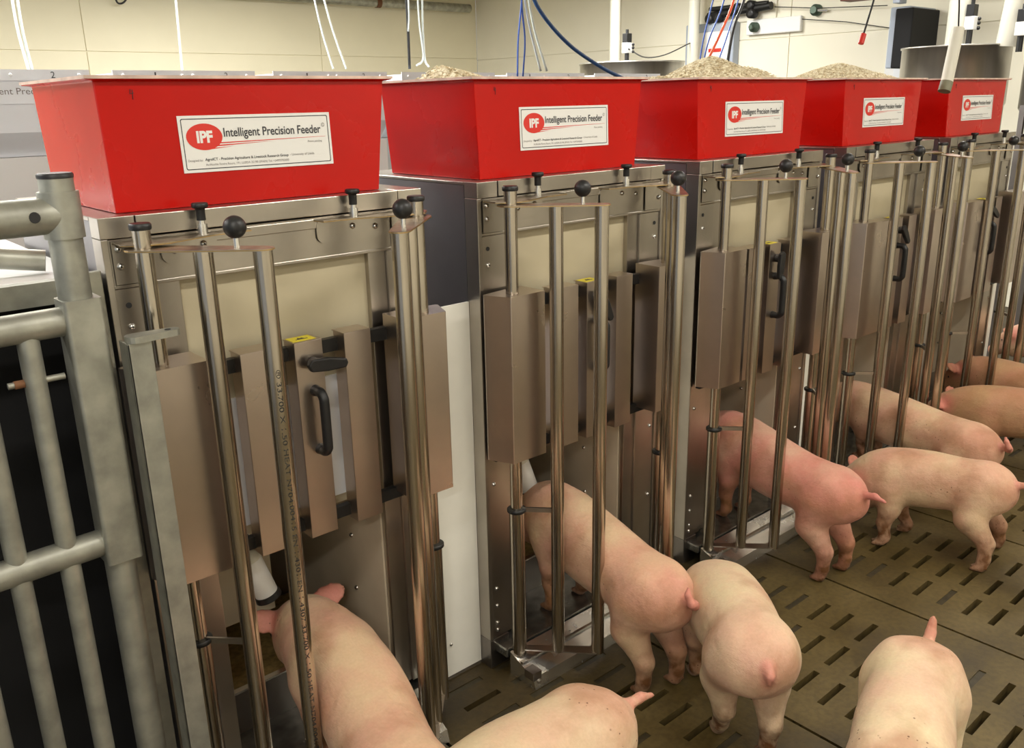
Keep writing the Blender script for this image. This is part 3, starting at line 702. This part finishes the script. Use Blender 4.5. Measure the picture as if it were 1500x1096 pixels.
b = MB(); P = [at(x, y, 1, 7.5) for x, y in [(166, -160), (168, -30), (170, 0), (178, 5), (186, -4), (188, -30), (189, -160)]]; b.tube(curve_pts(P, 6), .009, 'black_plastic', 6)
tag(b.obj('electric_cable'), 'small dark cable loop at top of the back wall', 'cable')
# ceiling-height pipe on the back wall
b = MB(); b.cyl((2.2, YB-.12, 2.84), (7.0, YB-.12, 2.84), .05, 'galvanised', seg=20); b.cyl((5.6, YB-.12, 2.84), (5.66, YB-.12, 2.84), .056, 'rust', seg=20); tag(b.obj('wall_pipe'), 'long grey pipe along the top of the back wall', 'pipe')

# end wall equipment
def wallbox(px0, py0, px1, py1, depth, m, name, parent=None, bevel=.01, off=0):
    a = at(px0, py0, 0, XE); c = at(px1, py1, 0, XE); y0, y1 = sorted((a.y, c.y)); z0, z1 = sorted((a.z, c.z))
    b = MB(); b.box((XE-depth-off, y0, z0), (XE-off, y1, z1), m); return b.obj(name, parent, bevel=bevel)
R = empty('control_panel', tuple(at(1048, 110, 0, XE)))
inv = Matrix.Translation(-R.location)
def attach(o):
    o.parent = R; o.matrix_parent_inverse = inv; return o
attach(wallbox(1014, 38, 1080, 122, .10, 'grey_blue', 'cabinet'))
attach(wallbox(1020, 50, 1076, 122, .02, 'white_paint', 'panel_face', off=.10))
attach(wallbox(1049, 72, 1067, 76, .006, 'red_plastic', 'red_label', off=.12, bevel=0))
attach(wallbox(1022, 80, 1028, 102, .008, 'grey_blue', 'switch_strip', off=.12, bevel=0))
tag(R, 'grey blue wall cabinet with white face and small red label', 'control panel')
R = empty('winch_board', tuple(at(1137, 45, 0, XE))); inv = Matrix.Translation(-R.location)
attach(wallbox(1098, 30, 1176, 46, .05, 'white_paint', 'backing_board'))
c = at(1107, 40, 0, XE-.05); attach(MB().lathe(c, [(.045, 0), (.045, .05), (.02, .05), (.02, .09)], 'green_metal', 24, (-1, 0, 0)).obj('winch_drum'))
tag(R, 'white board with a dark green winch on the end wall', 'winch')
R = empty('pipe_manifold', tuple(at(1090, 20, 0, XE))); inv = Matrix.Translation(-R.location)
b = MB(); p0, p1 = at(1038, 24, 0, XE-.09), at(1130, 8, 0, XE-.09); b.cyl(p0, p1, .035, 'black_steel')
p0, p1 = at(1040, 14, 0, XE-.1), at(1125, 4, 0, XE-.1); b.cyl(p0, p1, .022, 'black_steel'); attach(b.obj('pipes'))
for q in ((1044, 28), (1056, 26), (1105, 20), (1104, 8), (1085, 12)):
    b = MB(); b.lathe(at(*q, 0, XE-.07), [(.045, 0), (.045, .07), (.02, .075)], 'black_plastic', 16, (-1, 0, 0)); attach(b.obj('valve'))
attach(wallbox(1036, 4, 1138, 28, .02, 'wall_end', 'backing_board'))
tag(R, 'dark pipes and valves mounted high on the end wall', 'pipework')
b = MB(); b.lathe(at(1198, 15, 0, XE), [(.05, 0), (.05, .05), (.03, .05), (.03, .08)], 'green_metal', 24, (-1, 0, 0)); b.cyl(at(1198, 15, 0, XE-.06), at(1212, 15, 0, XE-.03), .012, 'bright_steel')
tag(b.obj('pulley_wheel'), 'green pulley wheel on the end wall right of the winch board', 'pulley')
b = MB(); P = [at(x, y, 0, XE-.07) for x, y in [(1135, 10), (1200, 12), (1300, 8)]]; b.tube(P, .004, 'black_plastic', 6); P = [at(x, y, 0, XE-.05) for x, y in [(1175, 28), (1240, 32), (1310, 42)]]; b.tube(P, .004, 'black_plastic', 6)
tag(b.obj('pull_wire'), 'two thin dark wires stretched across the end wall', 'wire')
b = MB(); b.box((XE-.04, at(1341, 50, 0, XE).y, .0), (XE-.005, at(1304, 50, 0, XE).y, at(1310, 30, 0, XE).z), 'white_paint')
b.box((XE-.05, at(1335, 50, 0, XE).y, .1), (XE-.04, at(1318, 50, 0, XE).y, at(1310, 44, 0, XE).z), 'grey_bin'); tag(b.obj('door_1', bevel=.006), kind='structure')
R = empty('dark_cabinet', tuple(at(1358, 66, 0, XE))); inv = Matrix.Translation(-R.location)
attach(wallbox(1343, 15, 1362, 100, .45, 'grey_blue', 'side_plate')); attach(wallbox(1352, 17, 1368, 100, .47, 'dark_void', 'open_front'))
tag(R, 'tall dark grey cabinet beside the white door', 'cabinet')
b = MB(); a = at(1240, 3, 0, 6.3); c = at(1345, 2, 0, 6.3); b.box((6.2, c.y, a.z), (6.35, a.y, a.z+.08), 'red_wood'); b.box((6.22, c.y+.1, a.z-.05), (6.33, at(1315, 5, 0, 6.3).y, a.z), 'grey_blue')
tag(b.obj('ceiling_beam', bevel=.004), 'reddish brown beam crossing the top edge above the door', 'beam')
b = MB(); b.box((XE-.10, -.9, 2.42), (XE-.01, 1.3, 2.50), 'wall_end'); tag(b.obj('trim_1'), kind='structure')

# ------------------------------------------------------------------ pigs (one continuous surface each, from a signed distance field)
ST = np.array([0, .035, .10, .20, .32, .44, .54, .60, .66, .72, .78, .83])
SW = np.array([.045, .088, .108, .106, .113, .114, .106, .092, .082, .066, .044, .032])
SH = np.array([.052, .088, .105, .104, .112, .115, .112, .104, .092, .072, .048, .034])
def surface_nets(vals, org, h):
    ins = vals < 0; nx, ny, nz = vals.shape
    cnt = np.zeros((nx-1, ny-1, nz-1)); acc = np.zeros((nx-1, ny-1, nz-1, 3))
    corners = [(i, j, k) for i in (0, 1) for j in (0, 1) for k in (0, 1)]
    sl = lambda c: vals[c[0]:nx-1+c[0], c[1]:ny-1+c[1], c[2]:nz-1+c[2]]
    for a in corners:
        for ax in range(3):
            if a[ax] == 1: continue
            b = list(a); b[ax] = 1; va, vb = sl(a), sl(tuple(b)); cr = (va < 0) != (vb < 0)
            t = np.where(cr, va/np.where(cr, va-vb, 1), 0); cnt += cr
            for q in range(3): acc[..., q] += np.where(cr, a[q]+(t if q == ax else 0), 0)
    act = cnt > 0; idx = -np.ones(act.shape, int); idx[act] = np.arange(act.sum())
    cell = np.argwhere(act); V = (cell+acc[act]/cnt[act][:, None])*h+org
    F = []
    for ax in range(3):
        o1, o2 = [(1, 2), (2, 0), (0, 1)][ax]
        s0 = [slice(None)]*3; s1 = [slice(None)]*3; s0[ax] = slice(0, -1); s1[ax] = slice(1, None)
        A = ins[tuple(s0)]; B = ins[tuple(s1)]; e = np.argwhere(A != B)
        e = e[(e[:, o1] > 0) & (e[:, o2] > 0) & (e[:, o1] < vals.shape[o1]-1) & (e[:, o2] < vals.shape[o2]-1)]
        d1 = np.zeros(3, int); d1[o1] = 1; d2 = np.zeros(3, int); d2[o2] = 1
        g = lambda p: idx[p[:, 0], p[:, 1], p[:, 2]]
        q = np.stack([g(e-d1-d2), g(e-d2), g(e), g(e-d1)], 1); fl = A[e[:, 0], e[:, 1], e[:, 2]]
        q[~fl] = q[~fl][:, ::-1]; F.append(q)
    return V, np.concatenate(F)
def smin(a, b, k):
    h = np.clip(.5+.5*(b-a)/k, 0, 1); return b+(a-b)*h-k*h*(1-h)
def cone(P, a, b, ra, rb):
    a = np.array(a); b = np.array(b); ba = b-a; t = np.clip(((P-a)@ba)/(ba@ba), 0, 1)
    return np.linalg.norm(P-a-t[:, None]*ba, axis=1)-(ra+(rb-ra)*t)
def ellip(P, c, ax, r):
    q = (P-np.array(c))@np.array(ax).T/np.array(r); k = np.linalg.norm(q, axis=1); k2 = np.linalg.norm(q/np.array(r), axis=1)
    return k*(k-1)/np.maximum(k2, 1e-6)

def make_pig(label, spine, feet=None, res=.0075, tail='curl', m=None, fat=1.0, earup=0, ground=None, leglift=None, name='pig', tail_pts=None):
    """spine: control points (x,y,z of body centre) from tail base to snout. feet: (hl, hr, fl, fr) ground points or None."""
    ctrl = [np.array(p, float) for p in spine]
    pts = np.array([tuple(v) for v in curve_pts(ctrl, 10)]); seg = np.linalg.norm(np.diff(pts, axis=0), axis=1)
    s = np.concatenate([[0], np.cumsum(seg)]); total = s[-1]; u = s/total*.83
    ss = np.linspace(0, .83, 34); cen = np.stack([np.interp(ss, u, pts[:, k]) for k in range(3)], 1)
    w = np.interp(ss, ST, SW)*fat; hh = np.interp(ss, ST, SH)*fat
    tan = np.gradient(cen, axis=0); tan /= np.linalg.norm(tan, axis=1)[:, None]
    lat = np.cross(np.array([0, 0, 1.]), tan); lat /= np.linalg.norm(lat, axis=1)[:, None]; up = np.cross(tan, lat)
    def fr(sv):
        c = np.array([np.interp(sv, ss, cen[:, k]) for k in range(3)]); t = np.array([np.interp(sv, ss, tan[:, k]) for k in range(3)])
        l = np.array([np.interp(sv, ss, lat[:, k]) for k in range(3)]); l /= np.linalg.norm(l); return c, t/np.linalg.norm(t), l, np.cross(t, l)
    gz = ground or (0, 0)                     # ground height under hind and front feet
    legs = []
    for e, (sv, side) in enumerate(((.105, 1), (.105, -1), (.505, 1), (.505, -1))):
        c, t, l, _ = fr(sv); hind = e < 2; g = gz[0 if hind else 1]; th = np.array([t[0], t[1], 0]); th /= np.linalg.norm(th)
        zc = c[2]-g; base = c+l*side*.058
        if hind: ch = [(base+np.array([0, 0, -.02]), .068), (base+th*.026+l*side*.004+np.array([0, 0, -zc*.36]), .056), (base-th*.018+l*side*.000+np.array([0, 0, -zc*.63]), .030),
                       (base-th*.004+np.array([0, 0, -zc*.84]), .0215), (base+th*.012+np.array([0, 0, -zc*.945]), .0215)]
        else: ch = [(base+np.array([0, 0, -.04]), .058), (base-th*.008+l*side*.004+np.array([0, 0, -zc*.44]), .040), (base+th*.008+np.array([0, 0, -zc*.66]), .0265),
                    (base+th*.000+np.array([0, 0, -zc*.87]), .0205), (base+th*.014+np.array([0, 0, -zc*.95]), .0195)]
        ch = [(p.copy(), r) for p, r in ch]
        if feet and feet[e] is not None:
            tgt = np.array([feet[e][0], feet[e][1]]); dlt = tgt-ch[-1][0][:2]; z0 = ch[0][0][2]
            for q in range(1, 5):
                f = (z0-ch[q][0][2])/(z0-ch[-1][0][2]); ch[q][0][:2] += dlt*f
        ft = ch[-1][0]; legs.append((ch, ft, th, l, g))
    allp = np.concatenate([cen]+[np.array([p for p, _ in L[0]]) for L in legs])
    lo = allp.min(0)-.155; hi = allp.max(0)+.155; lo[2] = max(lo[2], min(gz)-.01); n = np.ceil((hi-lo)/res).astype(int)+1
    gx, gy, gzv = [lo[k]+res*np.arange(n[k]) for k in range(3)]
    P = np.stack(np.meshgrid(gx, gy, gzv, indexing='ij'), -1).reshape(-1, 3)
    D = np.full(len(P), 1e3)
    for i in range(len(ss)-1):
        a, b = cen[i], cen[i+1]; ba = b-a; tt = ((P-a)@ba)/(ba@ba); tc = np.clip(tt, 0, 1); q = P-a-tc[:, None]*ba
        W_ = w[i]+(w[i+1]-w[i])*tc; H_ = hh[i]+(hh[i+1]-hh[i])*tc
        x = np.abs(q@lat[i])/W_; y = q@up[i]/H_; z = (q@tan[i])/np.minimum(W_, H_)
        k = (x**2.25+np.abs(y)**2.25+np.abs(z)**2.25)**(1/2.25); D = np.minimum(D, (k-1)*np.minimum(W_, H_))
    tone = []                                # helper features for colouring
    c, t, l, up_ = fr(.09)
    for sd in (1, -1):                       # hams
        D = smin(D, ellip(P, c+l*sd*.057*fat-t*.012, [t, l, up_], (.088, .056*fat, .086)), .022)
    c, t, l, up_ = fr(.50)
    for sd in (1, -1): D = smin(D, ellip(P, c+l*sd*.050*fat-np.array([0, 0, .012]), [t, l, up_], (.062, .060*fat, .098)), .03)
    for ch, ft, th, l, g in legs:
        d = np.full(len(P), 1e3)
        for (a, ra), (b, rb) in zip(ch[:-1], ch[1:]): d = smin(d, cone(P, a, b, ra, rb), .012)
        for sd in (1, -1):
            a = ft+l*sd*.0095; b = np.array([a[0]+th[0]*.026+l[0]*sd*.003, a[1]+th[1]*.026+l[1]*sd*.003, g+.0085]); d = smin(d, cone(P, a, b, .0125, .0085), .004)
            a2 = ft-th*.014+l*sd*.012+np.array([0, 0, .012]); d = smin(d, cone(P, a2, a2-th*.008-np.array([0, 0, .008]), .007, .0045), .004)
        D = smin(D, d, .03)
    # head: jowls, ears
    c, t, l, up_ = fr(.68); earc = []
    D = smin(D, ellip(P, c-up_*.03, [t, l, up_], (.06, .070, .06)), .03)
    for sd in (1, -1):
        b0 = c+l*sd*.058+up_*.055-t*.01; dr = l*sd*.92+up_*(.22+earup)-t*.08; dr /= np.linalg.norm(dr)
        nr = t*.9-up_*.25; nr = nr-dr*(nr@dr); nr /= np.linalg.norm(nr); wd = np.cross(dr, nr); ce = b0+dr*.036; earc.append(ce)
        e = ellip(P, ce, [dr, wd, nr], (.058, .035, .0095)); D = smin(D, e, .012)
    c, t, l, up_ = fr(.825); D = smin(D, ellip(P, c+t*.012, [t, l, up_], (.012, .031, .028)), .01)
    # tail
    c, t, l, up_ = fr(0.0); th = np.array([t[0], t[1], 0]); th /= np.linalg.norm(th)
    tb = c-th*.045+np.array([0, 0, .038])
    if tail_pts is not None: tp = [tb]+[np.array(q) for q in tail_pts]
    elif tail == 'curl': tp = [tb, tb-th*.028+np.array([0, 0, -.004]), tb-th*.036+l*.022+np.array([0, 0, .012]), tb-th*.024+l*.026+np.array([0, 0, .036]), tb-th*.012+l*.010+np.array([0, 0, .044])]
    elif tail == 'up': tp = [tb+th*.01, tb-th*.012+np.array([0, 0, .022]), tb-th*.020+np.array([0, 0, .045]), tb-th*.022+np.array([0, 0, .062])]
    elif tail == 'out': tp = [tb, tb-th*.035+np.array([0, 0, .008]), tb-th*.072-l*.004+np.array([0, 0, -.002])]
    else: tp = [tb, tb-th*.018+np.array([0, 0, -.012]), tb-th*.02+np.array([0, 0, -.034])]
    for i in range(len(tp)-1):
        ra = .0155-.0085*i/(len(tp)-1); rb = .0155-.0085*(i+1)/(len(tp)-1); D = smin(D, cone(P, tp[i], tp[i+1], ra, rb), .010)
    D = np.maximum(D, np.minimum(gz[0], gz[1])-P[:, 2])
    V, F = surface_nets(D.reshape(n), lo, res)
    org = np.array([cen[8][0], cen[8][1], 0.0]); me = bpy.data.meshes.new(name)
    me.from_pydata((V-org).tolist(), [], F.tolist()); me.polygons.foreach_set('use_smooth', [True]*len(F))
    # colour attribute: r = pinkness (ears, tail, snout, rump), g = muddiness of the lower legs
    pk = np.zeros(len(V)); tailp = np.array(tp)
    for ce in earc: pk = np.maximum(pk, np.clip(1.25-np.linalg.norm(V-ce, axis=1)/.07, 0, .75))
    for q in tailp: pk = np.maximum(pk, np.clip(1.1-np.linalg.norm(V-q, axis=1)/.035, 0, .7))
    cr, t, l, up_ = fr(.02); pk = np.maximum(pk, .45*np.clip(1.3-np.linalg.norm((V-(cr-np.array([0, 0, .02])))*np.array([1, 1, .6]), axis=1)/.10, 0, 1))
    pk = np.maximum(pk, .5*np.clip(1.2-np.linalg.norm(V-cen[-1], axis=1)/.08, 0, 1))
    md = np.zeros(len(V))
    for ch, ft, th, l, g in legs: md = np.maximum(md, np.clip((.21-(V[:, 2]-g))/.13, 0, 1)*np.clip(2.2-np.linalg.norm(V[:, :2]-ft[:2], axis=1)/.07, 0, 1))
    if 'DBG' in globals(): print('MD', md.max(), md.mean(), gz)
    ca = me.color_attributes.new('tone', 'FLOAT_COLOR', 'POINT')
    ca.data.foreach_set('color', np.stack([pk, md, np.zeros(len(V)), np.ones(len(V))], 1).ravel())
    me.materials.append(m); me.update()
    o = bpy.data.objects.new(name, me); o.location = org; C.objects.link(o)
    sm = o.modifiers.new('smooth', 'SMOOTH'); sm.factor = .5; sm.iterations = 2
    c, t, l, up_ = fr(.725)
    for sd in (1, -1):
        e = MB(); e.ball((0, 0, 0), .0065, 'black_plastic', 12); ob = e.obj('eye', o); ob.location = tuple(c+l*sd*.060+up_*.028-org)
    return tag(o, label, 'pig')
tanA, pinkA = (.66, .47, .28), (.68, .36, .25)
MA = pig_mat('pig_skin_a', (.70, .50, .32), (.68, .38, .27))
MPK = pig_mat('pig_skin_pink', (.68, .40, .29), (.65, .27, .21))
MCR = pig_mat('pig_skin_cream', (.74, .60, .39), (.73, .49, .35))
MCS = pig_mat('pig_skin_speckled', (.70, .56, .36), (.70, .46, .32), 1.0, .40)
MBR = pig_mat('pig_skin_brown', (.50, .30, .16), (.50, .25, .15))
def pz(pts, z): return [(x, y, zz) for (x, y), zz in zip(pts, z)]
make_pig('pale pink pig feeding inside the nearest feeder, seen from behind', pz([(.255, -.63), (.27, -.56), (.325, -.38), (.37, -.2), (.38, -.02), (.385, .07), (.39, .15), (.395, .22)],
     [.32, .315, .315, .335, .365, .36, .30, .22]), ground=(0, .085), m=MA, res=.0065)
make_pig('pig eating inside the second feeder, curled pink tail toward camera', pz([(1.255, -.475), (1.26, -.40), (1.285, -.2), (1.30, 0), (1.31, .1), (1.33, .2), (1.345, .29)],
     [.315, .315, .335, .375, .385, .32, .24]), feet=((1.21, -.40), (1.325, -.435), (1.235, .02), (1.38, .02)), ground=(0, .085), m=MA, res=.0065)
make_pig('cream pig standing rear to camera between second and middle feeders', pz([(1.185, -.81), (1.225, -.76), (1.33, -.635), (1.43, -.51), (1.48, -.44), (1.52, -.38), (1.56, -.32)],
     [.31, .31, .30, .275, .23, .17, .12]), feet=((1.24, -.655), (1.25, -.80), None, None), m=MCR, res=.0065, tail='stub')
make_pig('cream pig with upright tail at the lower right corner', pz([(1.475, -1.085), (1.41, -1.10), (1.25, -1.15), (1.10, -1.21), (.99, -1.25), (.90, -1.29), (.83, -1.33)],
     [.33, .325, .32, .32, .31, .28, .23]), m=MCR, res=.007, tail='up', fat=.95)
make_pig('speckled cream pig cut by the bottom edge right of the nearest pig', pz([(.745, -.70), (.67, -.685), (.48, -.665), (.30, -.69), (.20, -.74), (.12, -.81), (.06, -.88)],
     [.32, .325, .325, .325, .30, .25, .19]), m=MCS, res=.007, tail='out')
make_pig('bright pink pig with hind legs outside the middle feeder', pz([(2.235, -.49), (2.24, -.42), (2.255, -.2), (2.275, 0), (2.285, .1), (2.295, .2), (2.30, .29)],
     [.325, .32, .34, .385, .39, .32, .24]), feet=((2.18, -.42), (2.31, -.44), None, None), ground=(0, .085), m=MPK, res=.007, tail='out')
make_pig('tan pig standing broadside on the slats with head lowered', pz([(2.80, -.785), (2.79, -.71), (2.745, -.53), (2.70, -.40), (2.675, -.33), (2.65, -.27), (2.625, -.225)],
     [.278, .272, .265, .25, .21, .155, .108]), feet=((2.67, -.79), (2.90, -.76), (2.60, -.44), (2.78, -.455)), m=MA, res=.007, tail='out', fat=.97)
make_pig('tan pig with its head inside the fourth feeder', pz([(3.16, -.60), (3.17, -.52), (3.21, -.28), (3.24, -.05), (3.25, .07), (3.26, .17), (3.27, .26)],
     [.28, .275, .28, .30, .315, .27, .20]), ground=(0, .085), m=MA, res=.008, tail='curl')
make_pig('brownish pig at the right edge behind the tan pigs', pz([(3.80, -.90), (3.78, -.82), (3.72, -.58), (3.66, -.37), (3.64, -.26), (3.63, -.17), (3.63, -.10)],
     [.30, .30, .295, .285, .26, .21, .15]), m=MBR, res=.009, tail='out')
make_pig('pinkish brown pig entering the farthest feeder', pz([(4.14, -.78), (4.145, -.70), (4.16, -.46), (4.18, -.23), (4.19, -.12), (4.20, -.03), (4.21, .05)],
     [.27, .27, .27, .28, .28, .23, .17]), ground=(0, .085), m=MBR, res=.009, tail='out')
make_pig('distant pig cut by the right edge above the others', pz([(5.02, -.70), (5.01, -.62), (4.99, -.40), (4.97, -.20), (4.97, -.10), (4.98, 0), (4.99, .08)],
     [.33, .33, .34, .34, .32, .28, .22]), m=MA, res=.010, tail='out')
